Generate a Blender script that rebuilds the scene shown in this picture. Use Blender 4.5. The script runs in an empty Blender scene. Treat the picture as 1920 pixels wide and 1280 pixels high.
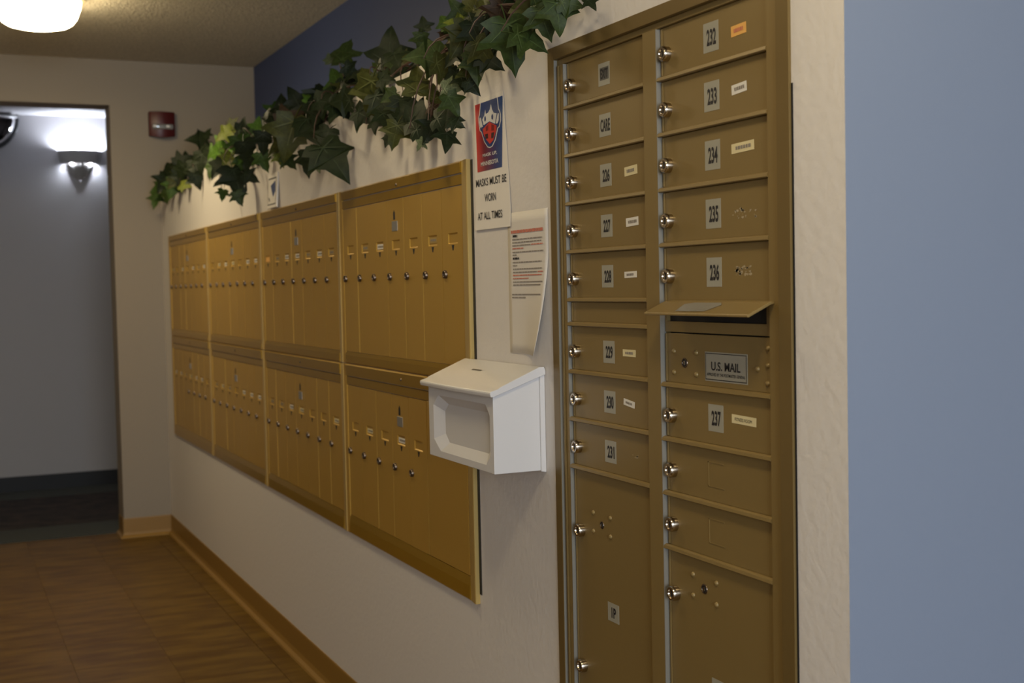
import bpy, bmesh, math, random
from mathutils import Vector, Matrix, Quaternion

S = bpy.context.scene
COL = S.collection

# ------------------------------------------------------------------ camera
CAM = Vector((-1.1579, 0.0, 1.3322))
cd = bpy.data.cameras.new('camera')
cam = bpy.data.objects.new('camera', cd)
COL.objects.link(cam)
_r = Vector((0.90862, -0.41710, -0.02111)); _u = Vector((0.03773, 0.03165, 0.99879)); _f = Vector((0.41592, 0.90831, -0.04450))
cam.matrix_world = Matrix(((_r.x, _u.x, -_f.x, CAM.x), (_r.y, _u.y, -_f.y, CAM.y), (_r.z, _u.z, -_f.z, CAM.z), (0, 0, 0, 1)))
cd.sensor_width = 36.0
cd.lens = 44.37
cd.clip_start = 0.05
cd.dof.use_dof = True
cd.dof.focus_distance = 2.45
cd.dof.aperture_fstop = 5.6
S.camera = cam

# ------------------------------------------------------------------ world, exposure, large lights
S.view_settings.view_transform = 'Standard'
S.view_settings.look = 'None'
S.view_settings.gamma = 1.0
S.view_settings.use_curve_mapping = False
S.view_settings.exposure = 0.0
W = bpy.data.worlds.new('world'); S.world = W
W.use_nodes = True
bg = W.node_tree.nodes['Background']
bg.inputs[0].default_value = (0.55, 0.68, 1.0, 1)
bg.inputs[1].default_value = 0.6

def area_light(name, loc, target, sx, sy, power, color):
    l = bpy.data.lights.new(name, 'AREA'); l.shape = 'RECTANGLE'; l.size = sx; l.size_y = sy
    l.energy = power; l.color = color
    o = bpy.data.objects.new(name, l); COL.objects.link(o)
    o.location = loc
    o.rotation_euler = (Vector(target) - Vector(loc)).to_track_quat('-Z', 'Y').to_euler()
    return o
# daylight coming in through the window in the wall behind the camera
area_light('window_daylight', (-1.25, -3.45, 1.5), (-1.0, 0.0, 1.4), 2.1, 1.5, 150, (0.78, 0.88, 1.0))
LAMP_STRENGTH = (29.0, 13.0, 21.0)
LAMP_COLOR = (1.0, 0.82, 0.50)
LAMP_POWER = (8.0, 2.5, 6.0)
SCONCE_STRENGTH = 540.0

# ------------------------------------------------------------------ helpers
MATS = {}
def mat(name, color, rough=0.5, metal=0.0, spec=0.5, bump=0.0, bscale=100.0, var=0.0, vscale=8.0, vcol=None, stretch=None, emit=None, estr=0.0, coat=0.0, bdist=0.002, rand=0.0):
    m = bpy.data.materials.new(name); m.use_nodes = True
    nt = m.node_tree; b = nt.nodes['Principled BSDF']
    b.inputs['Base Color'].default_value = (*color, 1)
    b.inputs['Roughness'].default_value = rough
    b.inputs['Metallic'].default_value = metal
    b.inputs['Specular IOR Level'].default_value = spec
    b.inputs['Coat Weight'].default_value = coat
    if emit:
        b.inputs['Emission Color'].default_value = (*emit, 1); b.inputs['Emission Strength'].default_value = estr
    if bump or var:
        tc = nt.nodes.new('ShaderNodeTexCoord'); mp = nt.nodes.new('ShaderNodeMapping')
        nt.links.new(tc.outputs['Object'], mp.inputs[0])
        if stretch: mp.inputs['Scale'].default_value = stretch
        src = mp.outputs[0]
        if rand:
            oi = nt.nodes.new('ShaderNodeObjectInfo'); ad = nt.nodes.new('ShaderNodeVectorMath'); ad.operation = 'MULTIPLY_ADD'
            cx = nt.nodes.new('ShaderNodeCombineXYZ')
            for i in range(3): nt.links.new(oi.outputs['Random'], cx.inputs[i])
            ad.inputs[1].default_value = (37, 53, 71)
            nt.links.new(cx.outputs[0], ad.inputs[0]); nt.links.new(mp.outputs[0], ad.inputs[2]); src = ad.outputs[0]
    if bump:
        n = nt.nodes.new('ShaderNodeTexNoise'); n.inputs['Scale'].default_value = bscale; n.inputs['Detail'].default_value = 4
        nt.links.new(src, n.inputs['Vector'])
        bn = nt.nodes.new('ShaderNodeBump'); bn.inputs['Strength'].default_value = bump; bn.inputs['Distance'].default_value = bdist
        nt.links.new(n.outputs['Fac'], bn.inputs['Height']); nt.links.new(bn.outputs[0], b.inputs['Normal'])
    if var:
        n2 = nt.nodes.new('ShaderNodeTexNoise'); n2.inputs['Scale'].default_value = vscale; n2.inputs['Detail'].default_value = 5
        nt.links.new(src, n2.inputs['Vector'])
        rp = nt.nodes.new('ShaderNodeValToRGB')
        c2 = vcol if vcol else tuple(c * (1 - var) for c in color)
        rp.color_ramp.elements[0].position = 0.35; rp.color_ramp.elements[0].color = (*c2, 1)
        rp.color_ramp.elements[1].position = 0.65; rp.color_ramp.elements[1].color = (*color, 1)
        nt.links.new(n2.outputs['Fac'], rp.inputs[0]); nt.links.new(rp.outputs[0], b.inputs['Base Color'])
    MATS[name] = m
    return m

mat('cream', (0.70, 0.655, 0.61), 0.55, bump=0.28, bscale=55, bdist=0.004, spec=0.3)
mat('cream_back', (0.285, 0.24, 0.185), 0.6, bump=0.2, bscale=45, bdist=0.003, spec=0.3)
mat('blue_wall', (0.22, 0.26, 0.345), 0.6, bump=0.15, bscale=60, spec=0.3)
mat('blue_wall_shade', (0.05, 0.07, 0.165), 0.6, bump=0.15, bscale=60, spec=0.3)  # same paint as blue_wall, darkened to carry the shade above the ledge
mat('corridor_white', (0.43, 0.415, 0.425), 0.6, spec=0.3, bump=0.08, bscale=60)
mat('ceiling', (0.74, 0.66, 0.50), 0.9, bump=1.0, bscale=115, bdist=0.02, var=0.25, vscale=120)
mat('vinyl_base', (0.27, 0.145, 0.025), 0.45)
mat('black_base', (0.012, 0.013, 0.016), 0.6)
mat('floor_tile', (0.17, 0.096, 0.016), 0.42, spec=0.15, var=0.3, vscale=5.0, vcol=(0.10, 0.049, 0.008), stretch=(1.0, 4.0, 1.0), rand=1.0, bump=0.12, bscale=18, bdist=0.001)
mat('floor_under', (0.14, 0.085, 0.04), 0.5)
mat('carpet_border', (0.055, 0.06, 0.055), 0.95, bump=0.6, bscale=400)
mat('carpet', (0.05, 0.035, 0.03), 0.95, var=0.5, vscale=9.0, vcol=(0.018, 0.014, 0.016), bump=0.6, bscale=400)
mat('gold', (0.535, 0.325, 0.065), 0.38, metal=0.42, spec=0.28, bump=0.05, bscale=60, bdist=0.0006, stretch=(1, 8, 0.25), rand=1)
mat('gold_edge', (0.52, 0.36, 0.12), 0.34, metal=0.3)
mat('gold_rail', (0.42, 0.245, 0.022), 0.28, metal=0.55)
mat('brown_tape', (0.30, 0.20, 0.09), 0.5)
mat('bronze', (0.235, 0.158, 0.053), 0.42, metal=0.15, spec=0.5, bump=0.06, bscale=900, bdist=0.0004)
mat('bronze_trim', (0.185, 0.122, 0.04), 0.35, metal=0.3, bump=0.06, bscale=900, bdist=0.0004)
mat('chrome', (0.50, 0.43, 0.34), 0.18, metal=1.0)
mat('dark_metal', (0.16, 0.12, 0.09), 0.3, metal=0.9)
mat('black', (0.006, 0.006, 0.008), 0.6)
mat('steel', (0.36, 0.35, 0.33), 0.38, metal=0.6)
mat('edge_sheen', (0.25, 0.235, 0.20), 0.4, metal=0.3)  # greyer than the bronze: daylight sheen put into the colour
mat('silver_sticker', (0.36, 0.34, 0.27), 0.4, metal=0.1)
mat('sticker_grey', (0.10, 0.095, 0.08), 0.4)
mat('ink', (0.012, 0.010, 0.014), 0.6)
mat('soft_ink', (0.25, 0.215, 0.185), 0.7)
mat('red_ink', (0.56, 0.17, 0.11), 0.7)
mat('label_white', (0.74, 0.70, 0.62), 0.6)
mat('label_cream', (0.70, 0.60, 0.34), 0.6)
mat('label_orange', (0.80, 0.42, 0.10), 0.6)
mat('residue', (0.40, 0.32, 0.20), 0.8)
mat('paper', (0.76, 0.71, 0.64), 0.7)
mat('notice_paper', (0.69, 0.64, 0.575), 0.7)
mat('print_white', (0.66, 0.64, 0.60), 0.6)
mat('print_blue', (0.022, 0.045, 0.16), 0.5)
mat('print_red', (0.55, 0.045, 0.03), 0.5)
mat('print_dark', (0.045, 0.012, 0.015), 0.5)
mat('print_maroon', (0.22, 0.02, 0.018), 0.5)
mat('plastic', (0.66, 0.64, 0.63), 0.35, spec=0.5)
mat('plastic_dark', (0.10, 0.09, 0.08), 0.5)
mat('alarm_red', (0.07, 0.007, 0.006), 0.4)
mat('lens', (0.55, 0.58, 0.6), 0.12, metal=0.7)
mat('stem', (0.055, 0.024, 0.016), 0.6)
mat('rubber', (0.012, 0.012, 0.014), 0.5)
mat('mirror', (0.8, 0.8, 0.82), 0.04, metal=1.0)
for i, s in enumerate(LAMP_STRENGTH): mat('lamp_glass_%d' % i, (0.9, 0.85, 0.75), 0.4, emit=LAMP_COLOR, estr=s)
mat('lamp_pan', (0.5, 0.42, 0.28), 0.4, metal=0.6)
mat('sconce_grey', (0.42, 0.40, 0.38), 0.6)
mat('sconce_bulb', (0.9, 0.9, 0.9), 0.4, emit=(0.80, 0.88, 1.0), estr=SCONCE_STRENGTH)
mat('frame_white', (0.7, 0.7, 0.7), 0.5)
LEAF = {'d': (0.013, 0.021, 0.0065), 'm': (0.035, 0.055, 0.012), 'g': (0.045, 0.085, 0.013), 'b': (0.10, 0.20, 0.024), 'y': (0.15, 0.175, 0.022), 'o': (0.050, 0.055, 0.011), 'p': (0.11, 0.135, 0.07), 'r': (0.04, 0.022, 0.010), 'v': (0.34, 0.31, 0.14)}
for k, c in LEAF.items():
    mat('vein_' + k, tuple(min(1, v * 1.35 + 0.008) for v in c), 0.5, spec=0.2); mat('leaf_' + k, c, 0.5, var=0.35, vscale=14, rand=1, spec=0.18)
# the poster's red to blue print
def print_gradient():
    m = bpy.data.materials.new('print_gradient'); m.use_nodes = True; nt = m.node_tree; b = nt.nodes['Principled BSDF']
    b.inputs['Roughness'].default_value = 0.5
    tc = nt.nodes.new('ShaderNodeTexCoord'); sp = nt.nodes.new('ShaderNodeSeparateXYZ'); rp = nt.nodes.new('ShaderNodeValToRGB')
    nt.links.new(tc.outputs['Generated'], sp.inputs[0]); nt.links.new(sp.outputs['Y'], rp.inputs[0]); nt.links.new(rp.outputs[0], b.inputs['Base Color'])
    e = rp.color_ramp.elements
    e[0].position = 0.0; e[0].color = (0.02, 0.07, 0.22, 1); e[1].position = 0.95; e[1].color = (0.55, 0.04, 0.03, 1)
    n = e.new(0.3); n.color = (0.035, 0.035, 0.13, 1); n = e.new(0.65); n.color = (0.16, 0.02, 0.04, 1)
    MATS['print_gradient'] = m
print_gradient()

class MB:
    """collects faces, builds ONE mesh object"""
    def __init__(s): s.v = []; s.f = []; s.m = []; s.slots = []; s.cur = 0
    def use(s, name):
        if name not in s.slots: s.slots.append(name)
        s.cur = s.slots.index(name); return s
    def face(s, pts):
        n = len(s.v); s.v += [tuple(p) for p in pts]; s.f.append(tuple(range(n, n + len(pts)))); s.m.append(s.cur); return s
    def add(s, verts, faces):
        n = len(s.v); s.v += [tuple(p) for p in verts]
        for f in faces: s.f.append(tuple(i + n for i in f)); s.m.append(s.cur)
        return s
    def box(s, x0, x1, y0, y1, z0, z1):
        v = [(x0, y0, z0), (x1, y0, z0), (x1, y1, z0), (x0, y1, z0), (x0, y0, z1), (x1, y0, z1), (x1, y1, z1), (x0, y1, z1)]
        return s.add(v, [(0, 3, 2, 1), (4, 5, 6, 7), (0, 1, 5, 4), (1, 2, 6, 5), (2, 3, 7, 6), (3, 0, 4, 7)])
    def prism(s, poly, axis, a, b):
        """poly: 2-D outline in the two other axes, extruded along axis from a to b"""
        def P(p, t):
            q = list(p); q.insert(axis, t); return tuple(q)
        n = len(poly)
        v = [P(p, a) for p in poly] + [P(p, b) for p in poly]
        f = [tuple(range(n)), tuple(range(2 * n - 1, n - 1, -1))] + [(i, (i + 1) % n, n + (i + 1) % n, n + i) for i in range(n)]
        return s.add(v, f)
    def lathe(s, prof, seg=20, M=None, arc=(0, 2 * math.pi), sx=1.0, sy=1.0):
        """prof: (radius, height) along local z"""
        full = abs(arc[1] - arc[0] - 2 * math.pi) < 1e-6
        k = seg if full else seg + 1
        v = []; f = []
        for r, h in prof:
            for i in range(k):
                a = arc[0] + (arc[1] - arc[0]) * i / seg
                p = Vector((r * math.cos(a) * sx, r * math.sin(a) * sy, h))
                v.append(M @ p if M else p)
        for j in range(len(prof) - 1):
            for i in range(seg):
                i2 = (i + 1) % k
                f.append((j * k + i, j * k + i2, (j + 1) * k + i2, (j + 1) * k + i))
        return s.add(v, f)
    def tube(s, pts, r, seg=6):
        pts = [Vector(p) for p in pts]; v = []; f = []
        for i, p in enumerate(pts):
            d = (pts[min(i + 1, len(pts) - 1)] - pts[max(i - 1, 0)]).normalized()
            a = d.cross(Vector((0.3, 0.2, 1))).normalized(); b = d.cross(a)
            rr = r[i] if isinstance(r, (list, tuple)) else r
            for k in range(seg):
                t = 2 * math.pi * k / seg; v.append(p + a * math.cos(t) * rr + b * math.sin(t) * rr)
        for i in range(len(pts) - 1):
            for k in range(seg):
                k2 = (k + 1) % seg; f.append((i * seg + k, i * seg + k2, (i + 1) * seg + k2, (i + 1) * seg + k))
        f.append(tuple(range(seg - 1, -1, -1))); n = (len(pts) - 1) * seg; f.append(tuple(range(n, n + seg)))
        return s.add(v, f)
    def mesh(s, name, bevel=0.0, seg=1, smooth=False, weld=True, recalc=True, angle=40):
        me = bpy.data.meshes.new(name)
        me.from_pydata(s.v, [], s.f)
        for n in s.slots: me.materials.append(MATS[n])
        me.polygons.foreach_set('material_index', s.m)
        bm = bmesh.new(); bm.from_mesh(me)
        if weld: bmesh.ops.remove_doubles(bm, verts=bm.verts, dist=1e-6)
        if recalc: bmesh.ops.recalc_face_normals(bm, faces=bm.faces)
        if bevel:
            es = [e for e in bm.edges if len(e.link_faces) == 2 and e.calc_face_angle(0) > math.radians(35)]
            bmesh.ops.bevel(bm, geom=es, offset=bevel, segments=seg, affect='EDGES', profile=0.5, clamp_overlap=True)
        if smooth:
            for f in bm.faces: f.smooth = True
            for e in bm.edges:
                if len(e.link_faces) == 2 and e.calc_face_angle(0) > math.radians(angle): e.smooth = False
        bm.to_mesh(me); bm.free(); me.update()
        return me

WL = {}
def place(name, me, parent=None, loc=(0, 0, 0)):
    """link mesh me as one object at world position loc (vertices are relative to loc)"""
    o = bpy.data.objects.new(name, me); COL.objects.link(o)
    loc = Vector(loc); WL[o.name] = loc
    if parent is not None: o.parent = parent; o.location = loc - WL[parent.name]
    else: o.location = loc
    return o
def put(name, mb, parent=None, loc=None, **kw):
    """build mb (vertices in world space) as an object whose origin is loc, or the middle of its box"""
    if loc is None:
        xs = list(zip(*mb.v)); loc = [(min(a) + max(a)) / 2 for a in xs]
    l = Vector(loc); mb.v = [tuple(Vector(p) - l) for p in mb.v]
    return place(name, mb.mesh(name, **kw), parent, l)
def thing(name, label, cat, loc, group=None):
    o = bpy.data.objects.new(name, None); COL.objects.link(o); o.location = loc; WL[o.name] = Vector(loc)
    o.empty_display_size = 0.05
    return tag(o, label, cat, group)
def tag(o, label, cat, group=None):
    o['label'] = label; o['category'] = cat
    if group: o['group'] = group
    return o
def structure(o, label=None):
    o['kind'] = 'structure'
    if label: o['label'] = label
    return o

_txt = {}
def text(s, bold=0.0):
    """outline of a line of writing as flat verts and faces, scaled to a unit box"""
    if (s, bold) in _txt: return _txt[(s, bold)]
    cu = bpy.data.curves.new('lettering', 'FONT'); cu.body = s; cu.size = 1.0; cu.offset = bold; cu.resolution_u = 3
    o = bpy.data.objects.new('lettering', cu); COL.objects.link(o)
    dg = bpy.context.evaluated_depsgraph_get()
    me = bpy.data.meshes.new_from_object(o.evaluated_get(dg))
    v = [tuple(p.co) for p in me.vertices]; f = [tuple(p.vertices) for p in me.polygons]
    bpy.data.objects.remove(o); bpy.data.curves.remove(cu); bpy.data.meshes.remove(me)
    x0 = min(p[0] for p in v); x1 = max(p[0] for p in v); y0 = min(p[1] for p in v); y1 = max(p[1] for p in v)
    v = [((p[0] - x0) / (x1 - x0), (p[1] - y0) / (y1 - y0)) for p in v]
    _txt[(s, bold)] = (v, f); return v, f
def write(mb, s, x, yl, yr, zb, zt, material, bold=0.0):
    """lettering on a surface facing -X: from yl (left) to yr (right), zb to zt"""
    v, f = text(s, bold); mb.use(material)
    mb.add([(x, yl + (yr - yl) * a, zb + (zt - zb) * b) for a, b in v], f)
def flat(mb, x, yl, yr, zb, zt, material):
    mb.use(material).face([(x, yl, zb), (x, yr, zb), (x, yr, zt), (x, yl, zt)])
def sheet(mb, x0, x1, yl, yr, zb, zt, material):
    mb.use(material).box(x0, x1, yr, yl, zb, zt)

# ------------------------------------------------------------------ the room
YB = 7.107; YE = 1.4057; ZC = 2.587; ZL = 1.898; XU = 0.533; TH = 0.19; XJ = -0.2546; ZH = 2.345
XW = -2.4; YN = -3.6; XE = 2.6; CY = 9.15; CZ = 2.548
def wall(name, boxes, m, parent=None, **kw):
    b = MB().use(m)
    for q in boxes: b.box(*q)
    return structure(put(name, b, None, loc=(boxes[0][0], boxes[0][2], 0), weld=False, recalc=False, **kw))

HY0, HY1, HZ0, HZ1 = 1.545, 2.306, 0.31, 1.797           # the opening the cluster mailbox sits in
w = wall('wall_mailbox', [(0, XU, HY1, YB, 0, ZL), (0, XU, YE, HY0, 0, ZL), (0, XU, HY0, HY1, 0, HZ0), (0, XU, HY0, HY1, HZ1, ZL), (0.3, XU, HY0, HY1, HZ0, HZ1)], 'cream')
w['label'] = 'cream half-height wall with a ledge on top that holds the mailboxes'
b = MB().use('blue_wall').face([(0, YE - 0.0006, 0), (XU, YE - 0.0006, 0), (XU, YE - 0.0006, ZL), (0, YE - 0.0006, ZL)])
b.use('blue_wall').box(XU, XE, YE - 0.0006, YE + 0.1, 0, ZC)
structure(put('wall_end', b, None, loc=(XU, YE, 0), weld=False, recalc=False), 'pale blue wall facing the camera beyond the outer corner')
wall('wall_upper', [(XU, XU + 0.1, YE + 0.1, YB, 0, ZC)], 'blue_wall_shade')['label'] = 'blue wall set back above the ivy ledge, with shade put into its colour'
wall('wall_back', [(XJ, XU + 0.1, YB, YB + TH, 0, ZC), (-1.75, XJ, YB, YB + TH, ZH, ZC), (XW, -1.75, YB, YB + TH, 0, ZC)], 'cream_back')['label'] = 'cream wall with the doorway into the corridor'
wall('wall_left', [(XW - 0.1, XW, YN, YB + TH, 0, ZC)], 'cream')
wall('wall_near', [(XW, -2.35, YN - 0.12, YN, 0, ZC), (-0.15, XE, YN - 0.12, YN, 0, ZC), (-2.35, -0.15, YN - 0.12, YN, 0, 0.7), (-2.35, -0.15, YN - 0.12, YN, 2.3, ZC)], 'cream')
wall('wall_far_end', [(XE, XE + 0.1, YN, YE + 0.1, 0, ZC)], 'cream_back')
wall('ceiling', [(XW, XU, YN, YB, ZC, ZC + 0.1), (XU, XE, YN, YE, ZC, ZC + 0.1)], 'ceiling')['label'] = 'textured cream ceiling'
# window behind the camera: frame and bars
b = MB().use('frame_white')
for q in [(-2.35, -0.15, YN - 0.08, YN - 0.02, 0.7, 0.76), (-2.35, -0.15, YN - 0.08, YN - 0.02, 2.24, 2.3), (-2.35, -2.29, YN - 0.08, YN - 0.02, 0.76, 2.24), (-0.21, -0.15, YN - 0.08, YN - 0.02, 0.76, 2.24), (-1.28, -1.22, YN - 0.08, YN - 0.02, 0.76, 2.24)]: b.box(*q)
structure(put('window_1', b, None, bevel=0.004))

# floor: vinyl tiles laid piece by piece over the part in view, the rest as a slab
TS = 0.325
fl = structure(put('floor', MB().use('floor_under').box(XW, XE, YN, YB + TH - 0.02, -0.06, -0.004), None, loc=(0, 0, 0)), 'brown streaked vinyl tile floor')
tm = MB().use('floor_tile').box(-TS / 2 + 0.0003, TS / 2 - 0.0003, -TS / 2 + 0.0003, TS / 2 - 0.0003, -0.004, 0.0).mesh('tile', bevel=0.0004)
xs = [-0.423 + TS * (i + 0.5) for i in range(-6, 1)]
for i, x in enumerate(xs):
    for j in range(14):
        y = 7.28 - TS * (j + 0.5)
        place('tile', tm, fl, (x, y, 0))
b = MB().use('floor_tile'); b.box(XW, XE, YN, 7.28 - 14 * TS - 0.001, -0.004, 0)
b.box(XW, -0.423 - 6 * TS - 0.001, 7.28 - 14 * TS, YB + TH - 0.02, -0.004, 0); b.box(-0.423 + TS + 0.001, 0.0, 7.28 - 14 * TS, YB, -0.004, 0)
put('plain_tiling', b, fl, loc=(0, 0, 0), weld=False)
# carpeted corridor
cf = structure(put('floor_carpet', MB().use('carpet').box(-4, 2, YB + TH - 0.02, CY, -0.06, 0.004), None, loc=(0, CY, 0)), 'dark patterned corridor carpet')
for q in [(-4, 2, YB + TH - 0.022, 7.66, -0.05, 0.006), (-4, 2, 8.80, CY, -0.05, 0.006)]:
    put('border', MB().use('carpet_border').box(*q), cf, loc=(0, q[2], 0))
wall('wall_corridor', [(-4, 2, CY, CY + 0.1, 0, CZ + 0.1)], 'corridor_white')['label'] = 'white corridor wall seen through the doorway'
wall('wall_corridor_end', [(2, 2.1, YB + TH, CY, 0, CZ)], 'corridor_white')
wall('wall_corridor_near', [(XU, 2, YB + TH - 0.01, YB + TH + 0.05, 0, CZ), (-4, XW, YB + TH - 0.01, YB + TH + 0.05, 0, CZ)], 'corridor_white')
wall('wall_corridor_west', [(-4.1, -4, YB + TH, CY, 0, CZ)], 'corridor_white')
wall('ceiling_corridor', [(-4, 2, YB + TH, CY, CZ, CZ + 0.1)], 'corridor_white')
structure(put('baseboard_corridor', MB().use('black_base').box(-4, 2, CY - 0.012, CY, 0, 0.107), None, bevel=0.002), 'black corridor baseboard')

# vinyl cove base: thin on top, flaring to a toe at the floor
def cove(path, inward, name, label):
    """path: floor points, inward: unit vectors into the room at each point"""
    prof = [(0.0, 0.106), (0.003, 0.106), (0.004, 0.1), (0.004, 0.028), (0.008, 0.014), (0.019, 0.006), (0.022, 0.0), (0.0, 0.0)]
    n = len(prof); v = []; f = []
    for (x, y), (ix, iy) in zip(path, inward):
        for d, z in prof: v.append((x + ix * d, y + iy * d, z))
    for k in range(len(path) - 1):
        for i in range(n):
            f.append((k * n + i, k * n + (i + 1) % n, (k + 1) * n + (i + 1) % n, (k + 1) * n + i))
    f.append(tuple(range(n))); f.append(tuple(range((len(path) - 1) * n, len(path) * n)))
    b = MB().use('vinyl_base').add(v, f)
    return structure(put(name, b, None, loc=(path[0][0], path[0][1], 0)), label)
cove([(0, YE + 0.002), (0, YB)], [(-1, 0), (-1, -1)], 'baseboard_right', 'brown vinyl cove base under the mailboxes')
cove([(0, YB), (XJ, YB), (XJ, YB + TH - 0.01)], [(-1, -1), (-1, -1), (-1, 0)], 'baseboard_back', 'brown vinyl cove base wrapping the doorway corner')
cove([(-1.75, YB), (XW, YB), (XW, YN)], [(0, -1), (1, -1), (1, 0)], 'baseboard_left', 'brown vinyl cove base along the left wall')

# ------------------------------------------------------------------ gold vertical mailboxes
PITCH = 0.1365; DW = PITCH - 0.0028
FX = -0.0035                                              # front of the doors
def lock_mesh(r, h, m1, m2, seg=16):
    b = MB().use(m1)
    M = Matrix.Rotation(math.radians(-90), 4, 'Y')        # local z becomes -X
    b.lathe([(0, h * 0.8), (r * 0.55, h * 0.8), (r * 0.62, h), (r * 0.86, h), (r, h * 0.75), (r, 0)], seg, M)
    b.use(m2).box(-h * 0.86, -h * 0.8, -r * 0.1, r * 0.1, -r * 0.42, r * 0.42)
    return b.mesh('lock', smooth=True)
gold_lock = lock_mesh(0.0105, 0.007, 'dark_metal', 'black')
def door_mesh(w, h, slot_top, blank=False):
    """a narrow door with its stepped-in card slot; origin at the top left front corner (left is +Y)"""
    b = MB().use('gold'); t = 0.006
    if blank:
        b.box(0, t, -w, 0, -h, 0); return b.mesh('door', bevel=0.0012, seg=1)
    ya, yb_, za, zb = -0.040, -0.100, -slot_top, -slot_top - 0.024
    Y = [0, ya, yb_, -w]; Z = [0, za, zb, -h]
    for i in range(3):
        for j in range(3):
            d = 0.0028 if (i, j) == (1, 1) else 0.0
            b.face([(d, Y[i], Z[j]), (d, Y[i + 1], Z[j]), (d, Y[i + 1], Z[j + 1]), (d, Y[i], Z[j + 1])])
    c = [(ya, za), (yb_, za), (yb_, zb), (ya, zb)]
    for k in range(4):
        p, q = c[k], c[(k + 1) % 4]
        b.face([(0, *p), (0, *q), (0.0028, *q), (0.0028, *p)])
    c = [(0, 0), (-w, 0), (-w, -h), (0, -h)]
    for k in range(4):
        p, q = c[k], c[(k + 1) % 4]
        b.face([(0, *p), (0, *q), (t, *q), (t, *p)])
    return b.mesh('door', bevel=0.0016, recalc=True)
def peep_mesh():
    b = MB().use('black').prism([(-0.008, 0.0), (0.008, 0.0), (0.0025, -0.0135), (-0.0025, -0.0135)], 0, -0.0004, 0.001)
    return b.mesh('peep_hole')
peep = peep_mesh()
plate = MB().use('steel').box(-0.0012, 0.001, -0.0215, 0.0215, -0.0135, 0.0135).mesh('lock_plate', bevel=0.0004)
keyhole = MB().use('black').prism([(-0.007, -0.0125), (0.007, -0.0125), (0.007, 0.006), (0.0, 0.014), (-0.007, 0.006)], 0, -0.0005, 0.001).mesh('keyhole')
random.seed(11)
def tag_mesh(m, w, h, marks=True):
    b = MB(); b.use(m).box(-0.0006, 0.0005, -w / 2, w / 2, -h / 2, h / 2)
    if marks:
        b.use('soft_ink'); y = w * 0.36
        while y > -w * 0.34:
            l = w * random.uniform(0.06, 0.2)
            b.face([(-0.0009, y, -h * 0.2), (-0.0009, y - l, -h * 0.2), (-0.0009, y - l, h * 0.2), (-0.0009, y, h * 0.2)]); y -= l + w * 0.03
    return b.mesh('name_tag')
tags = [tag_mesh('label_white', 0.052, 0.014), tag_mesh('label_cream', 0.050, 0.013), tag_mesh('label_orange', 0.054, 0.018, False), tag_mesh('gold_edge', 0.05, 0.014)]
door_hi = door_mesh(DW, 0.432, 0.1115); door_lo = door_mesh(DW, 0.403, 0.1115)
door_wide = door_mesh(PITCH * 1.98 - 0.0022, 0.403, 0, True)
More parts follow.
